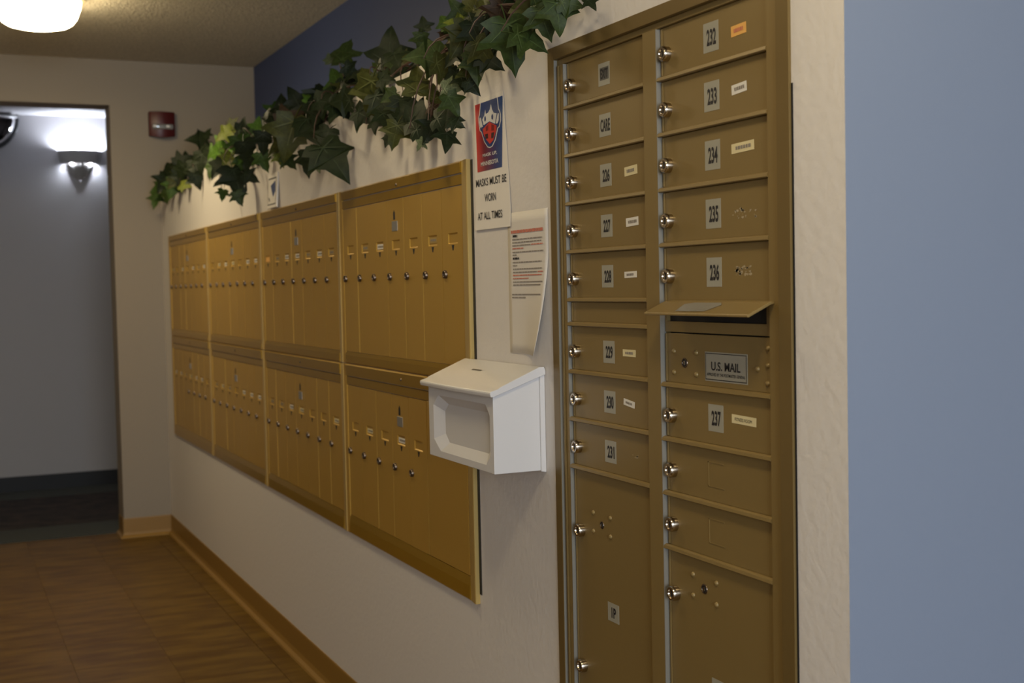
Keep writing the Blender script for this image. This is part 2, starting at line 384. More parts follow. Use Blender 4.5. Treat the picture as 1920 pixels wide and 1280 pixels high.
# name tags seen in the slots of each unit: w white, c cream, o orange, g bare
TAGS = {(3, 1): 'ggwgggg', (3, 0): 'gcgwggg', (2, 1): 'ogwwgwg', (2, 0): 'ggwcggc', (1, 1): 'gcwcgww', (1, 0): 'gcggwww', (0, 1): 'cgwgwgw', (0, 0): 'wwgcwwg'}
WHERE = {3: 'column beside the mask poster', 2: 'second column from the poster', 1: 'third column from the poster', 0: 'far column by the doorway corner'}
for k in range(4):                                        # k = 0 is the far column
    yl = 2.741 + 1.035 * (4 - k); yr = yl - 1.035
    for up in (1, 0):
        zt, dz, db, zb = (1.6300, 1.5735, 1.1410, 1.1045) if up else (1.1025, 1.0380, 0.6345, 0.5760)
        extra = ', with wide blank panel' if (k, up) == (3, 0) else ''
        t = thing('mailbox_unit', 'gold vertical mailbox unit, %s row, %s%s' % ('upper' if up else 'lower', WHERE[k], extra), 'mailbox', (0, (yl + yr) / 2, zb), 'gold mailbox units')
        sl, sr = (0.029, 0.044) if k == 3 else (0.029, 0.034)
        if k == 0: sl = 0.034
        # stiles: a raised ridge with sloping shoulders
        b = MB().use('gold').prism([(0.0, yl), (-0.0055, yl), (-0.0065, yl - 0.002), (-0.0065, yl - sl + 0.003), (-0.0055, yl - sl), (0.0, yl - sl)], 2, zb + 0.0005, zt - 0.0005)
        put('stile', b, t)
        hr = 0.0115 if k == 3 else 0.0088
        b = MB().use('gold_edge').prism([(0.0, yr + sr), (-0.0055, yr + sr), (-0.0065, yr + sr - 0.003), (-hr, yr + 0.007), (-hr, yr + 0.001), (-hr + 0.001, yr), (0.0, yr)], 2, zb + 0.0005, zt - 0.0005)
        put('stile', b, t)
        ya, yc = yl - sl, yr + sr
        b = MB().use('gold_rail').prism([(0, zt), (-0.005, zt), (-0.0100, zt - 0.004), (-0.0085, zt - (0.028 if up else 0.036)), (0, zt - (0.028 if up else 0.036))], 1, yc, ya)
        put('top_rail', b, t)
        b = MB().use('gold_rail').prism([(0, zt - 0.031 if up else zt - 0.039), (-0.006, zt - 0.031 if up else zt - 0.039), (-0.006, dz + 0.001), (0, dz + 0.001)], 1, yc, ya)
        put('header', b, t, bevel=0.0008)
        b = MB().use('gold_rail').prism([(0, db - 0.0015), (-0.0045, db - 0.0015), (-0.0075, (db + zb) / 2 + 0.006), (-0.0085, zb + 0.003), (-0.006, zb), (0, zb)], 1, yc, ya)
        put('bottom_rail', b, t)
        ym = (yl + yr) / 2 - 0.02
        put('screw', MB().use('dark_metal').lathe([(0, 0.003), (0.0035, 0.0026), (0.0048, 0.0)], 10, Matrix.Translation((-0.009, ym, zt - 0.02)) @ Matrix.Rotation(math.radians(-90), 4, 'Y')), t)
        # backing seen through the door gaps
        put('housing', MB().use('black')  .box(0.0006, 0.0022, yc, ya, db - 0.004, dz + 0.004), t)
        marks = TAGS[(k, up)]
        for i in range(7):
            if (k, up) == (3, 0) and i == 6: break
            y0 = ya - 0.001 - (ya - yc - 0.002) / 7 * i
            d_me = door_hi if up else door_lo
            blank = (k, up) == (3, 0) and i == 5
            if blank: d_me = door_wide
            fx = FX - random.uniform(0, 0.0016)
            d = place('door', d_me, t, (fx, y0, dz - 0.001))
            if blank:
                d['label'] = 'wide blank filler panel'; continue
            off = 0.0 if up else 0.008
            if not ((k, up) == (0, 0) and i < 3):
                place('lock', gold_lock, d, (fx, y0 - 0.0205, dz - 0.211 + off))
            place('peep_hole', peep, d, (fx, y0 - 0.071, dz - 0.1405))
            mk = marks[i]
            if mk != 'g' or random.random() < 0.4:
                place('name_tag', tags['wcog'.index(mk)], d, (fx + 0.0024 if mk != 'o' else fx - 0.0004, y0 - 0.071, dz - 0.1245 + random.uniform(-0.001, 0.001)))
            if i == 3:
                place('lock_plate', plate, d, (fx, y0 - 0.065, dz - 0.0735)); place('keyhole', keyhole, d, (fx, y0 - 0.062, dz - 0.0435))
                d['label'] = 'door with a keyhole and steel plate above its card slot'
structure(put('shadow_gap_strip', MB().use('black').box(-0.0012, 0.0005, 2.728, 2.7405, 0.60, 1.628), None, weld=True), 'black strip put in as the shadow gap between the gold mailboxes and the wall')  # flat black strip paints the shade of the gap beside the frame

# ------------------------------------------------------------------ bronze cluster mailbox with numbered doors
cl = thing('cluster_mailbox', 'bronze wall-recessed cluster mailbox with numbered doors in two columns', 'mailbox', (0, 1.93, 0.31))
TX = -0.0045
YO0, YO1, ZO0, ZO1 = 1.5245, 2.3175, 0.29, 1.8085
RX = 0.003; DXF = 0.011
def bar(name, m, q, bevel=0.0008, parent=cl):
    return put(name, MB().use(m).box(*q), parent, bevel=bevel)
bar('trim', 'bronze_trim', (TX, 0.02, 2.291, YO1, ZO0, ZO1)); bar('trim', 'bronze_trim', (TX, 0.02, YO0, 1.5565, ZO0, ZO1))
bar('trim', 'bronze_trim', (TX, 0.02, 1.5565, 2.291, 1.783, ZO1)); bar('trim', 'bronze_trim', (TX, 0.02, 1.5565, 2.291, ZO0, 0.315))
YL0, YL1 = 1.9545, 2.2625; YR0, YR1 = 1.5915, 1.9055      # the two door columns (right edge, left edge)
bar('jamb', 'bronze', (RX, 0.03, YL1 + 0.002, 2.291, 0.315, 1.772)); bar('mullion', 'bronze', (RX - 0.001, 0.03, YR1 + 0.002, YL0 - 0.002, 0.315, 1.772)); bar('jamb', 'bronze', (RX, 0.03, 1.5565, YR0 - 0.002, 0.315, 1.772))
bar('head_rail', 'bronze', (RX + 0.002, 0.03, 1.5565, 2.291, 1.772, 1.783))
bar('hinge_strip', 'bronze_trim', (RX - 0.004, RX, 2.278, 2.283, 0.315, 1.77))
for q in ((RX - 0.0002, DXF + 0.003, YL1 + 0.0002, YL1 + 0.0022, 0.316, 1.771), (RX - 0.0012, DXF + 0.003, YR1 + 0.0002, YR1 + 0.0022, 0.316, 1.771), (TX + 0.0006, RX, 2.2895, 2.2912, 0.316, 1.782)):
    bar('sheen_strip', 'edge_sheen', q, 0.0003)['label'] = 'pale edge strip with daylight sheen put into its colour'  # strips added on the returns, coloured to imitate daylight sheen
bar('backing', 'black', (0.024, 0.03, 1.5565, 2.291, 0.315, 1.783))
PT = 0.0957
big_lock = lock_mesh(0.0132, 0.013, 'chrome', 'black', 22)
rivet = MB().use('bronze').lathe([(0, 0.0042), (0.002, 0.0039), (0.0038, 0.0024), (0.0048, 0)], 12, Matrix.Rotation(math.radians(-90), 4, 'Y')).mesh('rivet', smooth=True)
def lock_cyl(parent, y, z, r=0.0072):
    b = MB().use('dark_metal').lathe([(r * 0.2, -0.001), (r * 0.7, -0.001), (r * 0.8, 0.0012), (r, 0.001), (r * 1.05, 0)], 18, Matrix.Translation((DXF, y, z)) @ Matrix.Rotation(math.radians(-90), 4, 'Y'))
    b.use('black').lathe([(0, -0.0002), (r * 0.72, -0.0002)], 16, Matrix.Translation((DXF - 0.0009, y, z)) @ Matrix.Rotation(math.radians(-90), 4, 'Y'))
    b.use('chrome').box(DXF - 0.0016, DXF - 0.0006, y - 0.0012, y + 0.0012, z - r * 0.45, z + r * 0.45)
    return put('key_cylinder', b, parent, smooth=True)
def rail(y0, y1, z):
    b = MB().use('bronze').prism([(0.03, z), (RX + 0.0005, z), (RX - 0.0015, z + 0.0015), (RX - 0.0005, z + 0.0065), (RX + 0.004, z + 0.0085), (0.03, z + 0.0085)], 1, y0, y1)
    return put('shelf_rail', b, cl)
def cdoor(y0, y1, zb, zt, label=None, name='door'):
    """door face between two rails, pan edge along the sides"""
    b = MB().use('bronze').box(DXF, 0.02, y0 + 0.0015, y1 - 0.0015, zb, zt)
    b.box(DXF - 0.0014, DXF, y1 - 0.008, y1 - 0.0025, zb + 0.001, zt - 0.001)
    d = put(name, b, cl, bevel=0.0006)
    if label: d['label'] = label
    return d
def number(d, yc, zc, s, w=0.0435, h=0.0425, dark=False):
    b = MB(); x = DXF
    if dark:
        sheet(b, x - 0.0004, x + 0.001, yc + w / 2, yc - w / 2, zc - h / 2, zc + h / 2, 'silver_sticker')
        flat(b, x - 0.0007, yc + w * 0.36, yc - w * 0.42, zc - h * 0.26, zc + h * 0.30, 'sticker_grey')
        write(b, s, x - 0.001, yc + w * 0.30, yc - w * 0.36, zc - h * 0.2, zc + h * 0.24, 'ink', 0.03)
    else:
        sheet(b, x - 0.0004, x + 0.001, yc + w / 2, yc - w / 2, zc - h / 2, zc + h / 2, 'silver_sticker')
        k = 0.31 if len(s) > 2 else 0.2
        if len(s) > 3: k = 0.42
        if s: write(b, s, x - 0.0008, yc + w * k - 0.002, yc - w * k - 0.002, zc - h * 0.29, zc + h * 0.27, 'ink', 0.03)
    return put('number_sticker', b, d, weld=False, recalc=False)
def name_label(d, yl, yr, zb, zt, m, words=None, tilt=0.0):
    b = MB(); x = DXF; yc, zc = (yl + yr) / 2, (zb + zt) / 2; w, h = yl - yr, zt - zb
    sheet(b, x - 0.0005, x + 0.001, yl, yr, zb, zt, m)
    if words: write(b, words, x - 0.0009, yl - w * 0.14, yr + w * 0.16, zb + h * 0.3, zb + h * 0.68, 'ink', 0.0)
    else:
        b.use('soft_ink' if m != 'label_orange' else 'red_ink'); y = yl - w * 0.2; n = 0
        while y > yr + w * 0.22:
            l = w * random.uniform(0.05, 0.12)
            b.face([(x - 0.0009, y, zb + h * 0.33), (x - 0.0009, y - l, zb + h * 0.33), (x - 0.0009, y - l, zb + h * 0.68), (x - 0.0009, y, zb + h * 0.68)]); y -= l + w * 0.025
    R = Matrix.Translation((0, yc, zc)) @ Matrix.Rotation(tilt, 4, 'X') @ Matrix.Translation((0, -yc, -zc))
    b.v = [tuple(R @ Vector(p)) for p in b.v]
    return put('name_label', b, d, weld=False, recalc=False)
def residue(d, yl, yr, zb, zt, n):
    b = MB().use('residue'); random.seed(n)
    for i in range(n):
        y = random.uniform(yr, yl); z = random.uniform(zb, zt); s = random.uniform(0.001, 0.0045)
        b.face([(DXF - 0.0003, y + s * random.uniform(.5, 1.4), z), (DXF - 0.0003, y, z - s * random.uniform(.3, 1)), (DXF - 0.0003, y - s, z + s * random.uniform(-.2, .2)), (DXF - 0.0003, y - s * .2, z + s * random.uniform(.3, .9))])
    return put('glue_residue', b, d, weld=False, recalc=False)

Z0 = 1.6795
left_rows = [Z0 - PT * i for i in range(5)]; zsp = left_rows[-1] - 0.0485
left_rows2 = [zsp - PT * (i + 1) for i in range(3)]
LEFT = ['EXIT', 'CARE', '226', '227', '228', None, '229', '230', '231']
bottoms = left_rows + [zsp] + left_rows2
LT = {'226': ('label_cream', 2.038, 1.992, 1.5287, 1.5455, 0.05), '227': ('label_white', 2.0355, 1.991, 1.436, 1.4515, 0.04), '228': ('label_white', 2.0445, 2.000, 1.3415, 1.353, 0.02), '229': ('label_cream', 2.0555, 2.0088, 1.1955, 1.2085, 0.0), '230': ('label_white', 2.0555, 2.0155, 1.1025, 1.1145, -0.12)}
prev = 1.772
for zb, s in zip(bottoms, LEFT):
    zt = prev - 0.0005; lo = zb + 0.0085
    rail(YL0 - 0.002, YL1 + 0.002, zb)
    if s is None:
        cdoor(YL0, YL1, lo, zt, 'narrow blank filler strip', 'filler_panel')
    else:
        d = cdoor(YL0, YL1, lo, zt, 'small door marked %s' % s)
        place('lock', big_lock, d, (DXF, 2.2385, zb + 0.0455))
        number(d, 2.1095, zb + (0.0475 if s in ('EXIT', 'CARE') else 0.0487), s, dark=(s == 'EXIT'))
        if s in LT:
            m, a, c, z1, z2, tl = LT[s]; name_label(d, a, c, z1, z2, m, None, -tl)
        if s == '231': residue(d, 2.03, 2.005, zb + 0.048, zb + 0.054, 7)
    prev = zb
d = cdoor(YL0, YL1, 0.317, prev - 0.0005, 'tall parcel door marked 1P')
place('lock', big_lock, d, (DXF, 2.2325, 0.8386)); place('lock', big_lock, d, (DXF, 2.2330, 0.5631))
number(d, 2.1095, 0.698, '1P', h=0.036)
for y, z in [(2.1835, 0.8815), (2.1148, 0.8812), (2.1840, 0.8447), (2.1153, 0.8448)]: place('rivet', rivet, d, (DXF, y, z))
lock_cyl(d, 2.149, 0.862)

right_rows = [Z0 - PT * i for i in range(5)]
RIGHT = ['232', '233', '234', '235', '236']
RT = {'232': ('label_orange', 1.6915, 1.6512, 1.7180, 1.7350, 0.03), '233': ('label_white', 1.692, 1.6518, 1.6275, 1.6430, 0.06), '234': ('label_cream', 1.6945, 1.634, 1.5345, 1.5500, 0.03)}
prev = 1.772
for zb, s in zip(right_rows, RIGHT):
    rail(YR0 - 0.002, YR1 + 0.002, zb) if s != '236' else None
    d = cdoor(YR0, YR1, zb + (0.0085 if s != '236' else 0.001), prev - 0.0005, 'small door marked %s' % s)
    place('lock', big_lock, d, (DXF, 1.8832, zb + 0.0455))
    number(d, 1.749, zb + 0.0500, s, h=0.048)
    if s in RT:
        m, a, c, z1, z2, tl = RT[s]; name_label(d, a, c, z1, z2, m, None, -tl)
    if s == '235': residue(d, 1.697, 1.629, 1.431, 1.446, 26)
    if s == '236': residue(d, 1.689, 1.645, 1.341, 1.354, 46)
    prev = zb
# outgoing mail slot: panel with an opening and a flap standing open
zs = prev - 0.0522
b = MB().use('bronze')
ztop, zo1, zo0 = prev, prev - 0.004, 1.2635
b.box(DXF, 0.02, YR0 + 0.0015, YR1 - 0.0015, zs + 0.001, zo0); b.box(DXF, 0.02, YR0 + 0.0015, YR1 - 0.0015, zo1, ztop)
b.box(DXF, 0.02, YR0 + 0.0015, 1.607, zo0, zo1); b.box(DXF, 0.02, 1.899, YR1 - 0.0015, zo0, zo1)
sp = put('slot_panel', b, cl, weld=False, recalc=False); sp['label'] = 'outgoing mail slot panel'
put('slot_opening', MB().use('black').box(0.0185, 0.0215, 1.607, 1.899, zo0, zo1), sp)
fl_ = MB().use('bronze').prism([(0.012, 1.3005), (-0.004, 1.2990), (-0.046, 1.2805), (-0.0465, 1.2765), (-0.0435, 1.2762), (-0.003, 1.2945), (0.012, 1.2962)], 1, 1.576, 1.881)
flap = put('slot_flap', fl_, cl, bevel=0.0008); flap['label'] = 'hinged flap standing open over the mail slot'
def flap_pt(y, t): return (-0.004 - 0.042 * t - 0.0004, y, 1.2990 - 0.0185 * t + 0.0004)
b = MB().use('steel')
b.face([flap_pt(1.79, 0.85), flap_pt(1.80, 0.25), flap_pt(1.775, 0.12), flap_pt(1.70, 0.12), flap_pt(1.688, 0.3), flap_pt(1.705, 0.82)])
put('worn_decal', b, flap, weld=False, recalc=False)
# U.S. mail master door
d = cdoor(YR0, YR1, zs - PT + 0.0085, zs - 0.0015, 'riveted door with the mail sign', 'mail_door')
rail(YR0 - 0.002, YR1 + 0.002, zs - PT)
for y, z in [(1.876, 1.2118), (1.8057, 1.2118), (1.8768, 1.1752), (1.806, 1.1748), (1.6314, 1.193), (1.6049, 1.2), (1.6053, 1.1719), (1.604, 1.2265)]: place('rivet', rivet, d, (DXF, y, z))
lock_cyl(d, 1.8425, 1.193, 0.0085)
b = MB(); yl, yr, z1, z2 = 1.7775, 1.6605, 1.1684, 1.2130
sheet(b, DXF - 0.0004, DXF + 0.001, yl + 0.002, yr - 0.002, z1 - 0.002, z2 + 0.002, 'silver_sticker')
for q in [(yl, yr, z2 - 0.0012, z2), (yl, yr, z1 + 0.0002, z1 + 0.0016), (yl, yl - 0.0012, z1, z2), (yr + 0.0012, yr, z1, z2)]: flat(b, DXF - 0.0008, *q, 'ink')
write(b, 'U.S. MAIL', DXF - 0.0008, yl - 0.017, yr + 0.017, 1.1845, 1.1990, 'ink', 0.02)
write(b, 'APPROVED BY THE POSTMASTER GENERAL', DXF - 0.0008, yl - 0.004, yr + 0.004, 1.1752, 1.1802, 'ink', 0.01)
put('mail_sign', b, d, weld=False, recalc=False)
prev = zs - PT
for i, s in enumerate(['237', 'A', 'B']):
    zb = prev - PT
    rail(YR0 - 0.002, YR1 + 0.002, zb)
    d = cdoor(YR0, YR1, zb + 0.0085, prev - 0.0005, 'small door marked 237' if s == '237' else 'small unnumbered door with an embossed square')
    place('lock', big_lock, d, (DXF, 1.8828, zb + 0.0465))
    if s == '237':
        number(d, 1.750, zb + 0.0525, s, h=0.045); name_label(d, 1.7035, 1.6375, 1.1018, 1.1160, 'label_cream', 'FITNESS ROOM', 0.02)
    else:
        b = MB().use('bronze'); zc = zb + 0.053
        for q in [(1.7745, 1.7725, zc - 0.021, zc + 0.021), (1.7745, 1.728, zc + 0.0195, zc + 0.021), (1.7745, 1.728, zc - 0.021, zc - 0.0195)]:
            b.box(DXF - 0.0008, DXF + 0.001, q[1], q[0], q[2], q[3])
        put('embossed_square', b, d)
    prev = zb
d = cdoor(YR0, YR1, 0.317, prev - 0.0005, 'tall parcel door on the right with a riveted lock')
place('lock', big_lock, d, (DXF, 1.880, 0.7865))
for y, z in [(1.8258, 0.8303), (1.7546, 0.8296), (1.8262, 0.7943), (1.7550, 0.7930)]: place('rivet', rivet, d, (DXF, y, z))
lock_cyl(d, 1.7914, 0.8119, 0.0085)
number(d, 1.7505, 0.648, '', h=0.036)
structure(put('dark_line', MB().use('black').box(-0.0008, 0.0, 1.5205, 1.5245, 0.30, 1.62), None), 'thin dark line beside the bronze mailbox')  # thin black strip along the near edge of the bronze frame

# ------------------------------------------------------------------ white drop box
bx = thing('drop_box', 'white plastic wall drop box with a sloping lid, between gold and bronze mailboxes', 'drop box', (0, 2.57, 0.94))
BY0, BY1 = 2.370, 2.742; BF = -0.1185; ZB = 0.943
def zt_at(x): return 1.150 + (1.104 - 1.150) * (x / BF)
b = MB().use('plastic')
yc0, yc1, z0, z1 = BY0, BY1, ZB, 1.104
# side walls and bottom (profile with the sloping top), open front face made of the framed recess
side = [(-0.012, ZB), (BF, ZB), (BF, z1), (-0.012, 1.146)]
for y in (BY0, BY1): b.face([(x, y, z) for x, z in side])
b.face([(-0.012, BY0, ZB), (BF, BY0, ZB), (BF, BY1, ZB), (-0.012, BY1, ZB)])
b.face([(-0.012, BY0, ZB), (-0.012, BY1, ZB), (-0.012, BY1, 1.146), (-0.012, BY0, 1.146)])
b.face([(-0.012, BY0, 1.146), (-0.012, BY1, 1.146), (BF, BY1, z1), (BF, BY0, z1)])
W_, H_ = BY1 - BY0, z1 - ZB
def fp(u, v, x): return (x, BY1 - u * W_, ZB + v * H_)
rect = [(0, 0), (1, 0), (1, 1), (0, 1)]
outer = [(0.19, 0.095), (0.89, 0.095), (0.95, 0.235), (0.95, 0.75), (0.89, 0.885), (0.17, 0.885), (0.08, 0.74), (0.08, 0.25)]   # starts bottom left, counter-clockwise
inner = [(0.255, 0.225), (0.85, 0.225), (0.90, 0.33), (0.90, 0.66), (0.85, 0.765), (0.25, 0.765), (0.19, 0.66), (0.19, 0.34)]
X0, X1 = BF, BF + 0.014
po = [fp(*p, X0) for p in outer]; pm = [fp(*p, X1 - 0.001) for p in inner]; R4 = [fp(*p, X0) for p in rect]
b.face([R4[0], R4[1], po[1], po[0]]); b.face([R4[1], R4[2], po[3], po[2]]); b.face([R4[2], R4[3], po[5], po[4]]); b.face([R4[3], R4[0], po[7], po[6]])
b.face([R4[1], po[2], po[1]]); b.face([R4[2], po[4], po[3]]); b.face([R4[3], po[6], po[5]]); b.face([R4[0], po[0], po[7]])
for i in range(8): b.face([po[i], po[(i + 1) % 8], pm[(i + 1) % 8], pm[i]])
b.face(pm)
put('body', b, bx, bevel=0.0012, seg=2, smooth=True, angle=14)
b = MB().use('plastic')
b.prism([(-0.0005, ZB - 0.004), (-0.012, ZB - 0.002), (-0.012, 1.15), (-0.0005, 1.157)], 1, BY0 - 0.003, BY1 + 0.004)
put('back_plate', b, bx, bevel=0.001)
# lid: sloping top with a lipped skirt all round
LY0, LY1, LF = 2.362, 2.772, -0.1265
lid = MB().use('plastic')
N = 8
def bow(i): return 0.006 * math.sin(math.pi * i / N)
top = []; bot = []
ys = [LY1 + (LY0 - LY1) * i / N for i in range(N + 1)]
for i, y in enumerate(ys):
    fr = LF - bow(i)
    rows = [(-0.001, 1.1535), (-0.004, 1.1605), (-0.014, 1.1610), (LF + 0.022, 1.1235), (LF + 0.016, 1.1195), (fr, 1.1150), (fr - 0.002, 1.1105), (fr, 1.1035), (fr + 0.006, 1.1035), (-0.004, 1.1440), (-0.001, 1.1440)]
    top.append([(x, y, z) for x, z in rows])
for i in range(N):
    for k in range(len(rows)):
        k2 = (k + 1) % len(rows)
        lid.face([top[i][k], top[i + 1][k], top[i + 1][k2], top[i][k2]])
lid.face(top[0]); lid.face(top[N])
l_ = put('lid', lid, bx, smooth=True, angle=28, bevel=0.0008)
b = MB().use('plastic_dark')
sx, sz = -0.055, 1.161 + (1.1235 - 1.161) * (0.055 - 0.014) / (0.1045 - 0.014) + 0.0006
b.add([(sx - 0.0025, 2.575, sz - 0.001), (sx - 0.0025, 2.628, sz - 0.001), (sx + 0.0025, 2.628, sz + 0.001), (sx + 0.0025, 2.575, sz + 0.001)], [(0, 1, 2, 3)])
put('slit', b, l_, weld=False, recalc=False)

# ------------------------------------------------------------------ paper notices
ps = thing('poster', 'white mask notice with a red and blue printed emblem above black lettering', 'poster', (0, 2.61, 1.46))
b = MB().use('paper')
PY1, PY0, PZ0, PZ1 = 2.7135, 2.511, 1.461, 1.7595
def bend(v): return -0.0015 - 0.010 * max(0, (0.35 - v)) ** 1.5
rows = 14; pts = []
for i in range(rows + 1):
    v = i / rows; z = PZ0 + (PZ1 - PZ0) * v
    yr = PY0 + (0.006 if i == 0 else 0.0015 if i == 1 else 0.0) + 0.034 * v
    pts.append(((bend(v), PY1 - 0.006 * v, z), (bend(v), yr, z)))
for i in range(rows): b.face([pts[i][0], pts[i][1], pts[i + 1][1], pts[i + 1][0]])
sh = put('sheet', b, ps, weld=True)
m_ = sh.modifiers.new('thickness', 'SOLIDIFY'); m_.thickness = 0.0004; m_.offset = 0
UL, UR, VB, VT = 2.699, 2.5515, 1.5940, 1.7490
b = MB().use('print_gradient').face([(-0.0022, UL - 0.004, VB), (-0.0022, UR + 0.006, VB), (-0.0022, UR - 0.005, VT), (-0.0022, UL + 0.003, VT)])
put('picture', b, ps, weld=False, recalc=False)
EMB = {'outline': [(0.191, 1.037), (0.144, 0.848), (0.108, 0.804), (0.112, 0.725), (0.151, 0.599), (0.208, 0.576), (0.313, 0.421), (0.441, 0.331), (0.535, 0.313), (0.631, 0.324), (0.75, 0.404), (0.853, 0.562), (0.906, 0.575), (0.962, 0.661), (0.96, 0.745), (0.936, 0.795), (0.891, 0.836), (0.855, 1.006)],
 'inner': [(0.216, 1.025), (0.173, 0.842), (0.136, 0.798), (0.141, 0.723), (0.176, 0.604), (0.233, 0.582), (0.335, 0.426), (0.455, 0.341), (0.536, 0.325), (0.613, 0.337), (0.724, 0.412), (0.826, 0.572), (0.883, 0.585), (0.936, 0.666), (0.934, 0.747), (0.913, 0.792), (0.865, 0.832), (0.832, 1.0)],
 'face': [(0.266, 0.755), (0.344, 0.801), (0.366, 0.838), (0.389, 0.886), (0.404, 0.819), (0.493, 0.827), (0.564, 0.87), (0.608, 0.94), (0.642, 0.86), (0.703, 0.8), (0.813, 0.777), (0.745, 0.638), (0.538, 0.697), (0.311, 0.667)],
 'earl': [(0.165, 0.792), (0.209, 0.789), (0.287, 0.641), (0.238, 0.656), (0.214, 0.635), (0.176, 0.651), (0.149, 0.721)],
 'earr': [(0.86, 0.778), (0.896, 0.764), (0.884, 0.671), (0.838, 0.634), (0.769, 0.635), (0.821, 0.725)],
 'mask': [(0.273, 0.609), (0.538, 0.688), (0.804, 0.605), (0.79, 0.532), (0.67, 0.411), (0.539, 0.369), (0.423, 0.436), (0.31, 0.527)],
 'c1': [(0.356, 0.527), (0.479, 0.528), (0.484, 0.456), (0.385, 0.46)], 'c2': [(0.605, 0.524), (0.72, 0.52), (0.68, 0.44), (0.591, 0.444)],
 'c3': [(0.4, 0.628), (0.501, 0.659), (0.494, 0.574), (0.394, 0.566)], 'c4': [(0.614, 0.646), (0.718, 0.619), (0.714, 0.549), (0.607, 0.552)],
 'eyel': [(0.379 + 0.034 * math.cos(t * math.pi / 6), 0.752 + 0.041 * math.sin(t * math.pi / 6)) for t in range(12)],
 'eyer': [(0.652 + 0.034 * math.cos(t * math.pi / 6), 0.747 + 0.041 * math.sin(t * math.pi / 6)) for t in range(12)]}
b = MB()
for i, (k, m) in enumerate([('outline', 'print_white'), ('inner', 'print_blue'), ('face', 'print_white'), ('earl', 'print_white'), ('earr', 'print_white'), ('mask', 'print_red'), ('c1', 'print_dark'), ('c2', 'print_dark'), ('c3', 'print_maroon'), ('c4', 'print_maroon'), ('eyel', 'print_blue'), ('eyer', 'print_blue')]):
    lv = {'outline': 1, 'inner': 2, 'face': 3, 'earl': 3, 'earr': 3, 'mask': 4}.get(k, 5)
    b.use(m).face([(-0.0022 - 0.0002 * lv, UL + (UR - UL) * u, VB + (VT - VB) * min(v, 1.0)) for u, v in EMB[k]])
put('emblem', b, ps, weld=False, recalc=False)
b = MB()
write(b, 'MASK UP,', -0.0026, 2.6625, 2.5825, VB + 0.195 * (VT - VB), VB + 0.252 * (VT - VB), 'print_white', 0.02)
write(b, 'MINNESOTA', -0.0026, 2.6740, 2.5760, VB + 0.075 * (VT - VB), VB + 0.138 * (VT - VB), 'print_white', 0.02)
put('lettering', b, ps, weld=False, recalc=False); b = MB()
write(b, 'MASKS MUST BE', -0.0026, 2.7050, 2.5350, 1.5600, 1.5775, 'ink', 0.008)
put('lettering', b, ps, weld=False, recalc=False); b = MB()
write(b, 'WORN', -0.0030, 2.6560, 2.5930, 1.5235, 1.5415, 'ink', 0.008)
put('lettering', b, ps, weld=False, recalc=False); b = MB()
write(b, 'AT ALL TIMES', -0.0044, 2.6950, 2.5575, 1.4833, 1.5005, 'ink', 0.008)
put('lettering', b, ps, weld=False, recalc=False)

nt = thing('notice', 'white typed notice with red heading and curling lower corner, above the drop box', 'notice', (0, 2.43, 1.18))
b = MB().use('notice_paper')
NY1, NY0, NZ0, NZ1 = 2.535, 2.337, 1.184, 1.490
nu, nv = 12, 14
def curl(u, v):
    a = max(0.0, u - 0.35) / 0.65; c = max(0.0, 0.72 - v) / 0.72
    return -0.0012 - 0.040 * (a ** 1.6) * (c ** 1.5)
g = [[(curl(i / nu, j / nv), NY1 + (NY0 - NY1) * i / nu, NZ0 + (NZ1 - NZ0) * j / nv) for i in range(nu + 1)] for j in range(nv + 1)]
for j in range(nv):
    for i in range(nu): b.face([g[j][i], g[j][i + 1], g[j + 1][i + 1], g[j + 1][i]])
sh = put('sheet', b, nt, smooth=True)
m_ = sh.modifiers.new('thickness', 'SOLIDIFY'); m_.thickness = 0.0004; m_.offset = 0
b = MB(); x = -0.0020
def typed(z, yl, yr, m, h=0.0026, seed=0):
    random.seed(seed); y = yl
    while y > yr:
        l = min(random.uniform(0.006, 0.02), y - yr)
        u = (NY1 - (y - l / 2)) / (NY1 - NY0); v = (z - NZ0) / (NZ1 - NZ0)
        xx = curl(u, v) - 0.0012
        b.use(m).face([(xx, y, z - h / 2), (xx, y - l, z - h / 2), (xx, y - l, z + h / 2), (xx, y, z + h / 2)]); y -= l + 0.0018
typed(1.4478, 2.5170, 2.3590, 'red_ink', 0.0065, 1)
typed(1.4385, 2.5085, 2.4850, 'ink', 0.0045, 2); typed(1.3900, 2.5100, 2.4780, 'ink', 0.0045, 3)
L = [(1.4312, 2.363, 'soft_ink'), (1.4245, 2.367, 'soft_ink'), (1.4180, 2.42, 'soft_ink'), (1.4115, 2.455, 'red_ink'), (1.4035, 2.357, 'soft_ink'), (1.3975, 2.490, 'soft_ink'), (1.3815, 2.365, 'soft_ink'), (1.3745, 2.488, 'soft_ink'), (1.3670, 2.362, 'soft_ink'), (1.3600, 2.385, 'soft_ink'), (1.3535, 2.362, 'red_ink'), (1.3465, 2.43, 'red_ink'), (1.3390, 2.356, 'soft_ink'), (1.3325, 2.366, 'soft_ink'), (1.3120, 2.36, 'soft_ink'), (1.3055, 2.447, 'soft_ink')]
for i, (z, yr, m) in enumerate(L): typed(z, 2.511 if i < 14 else 2.518, yr, m, 0.0024, 20 + i)
typed(1.4180, 2.417, 2.360, 'red_ink', 0.0024, 50); typed(1.3600, 2.382, 2.355, 'red_ink', 0.0024, 51)
put('typing', b, nt, weld=False, recalc=False)

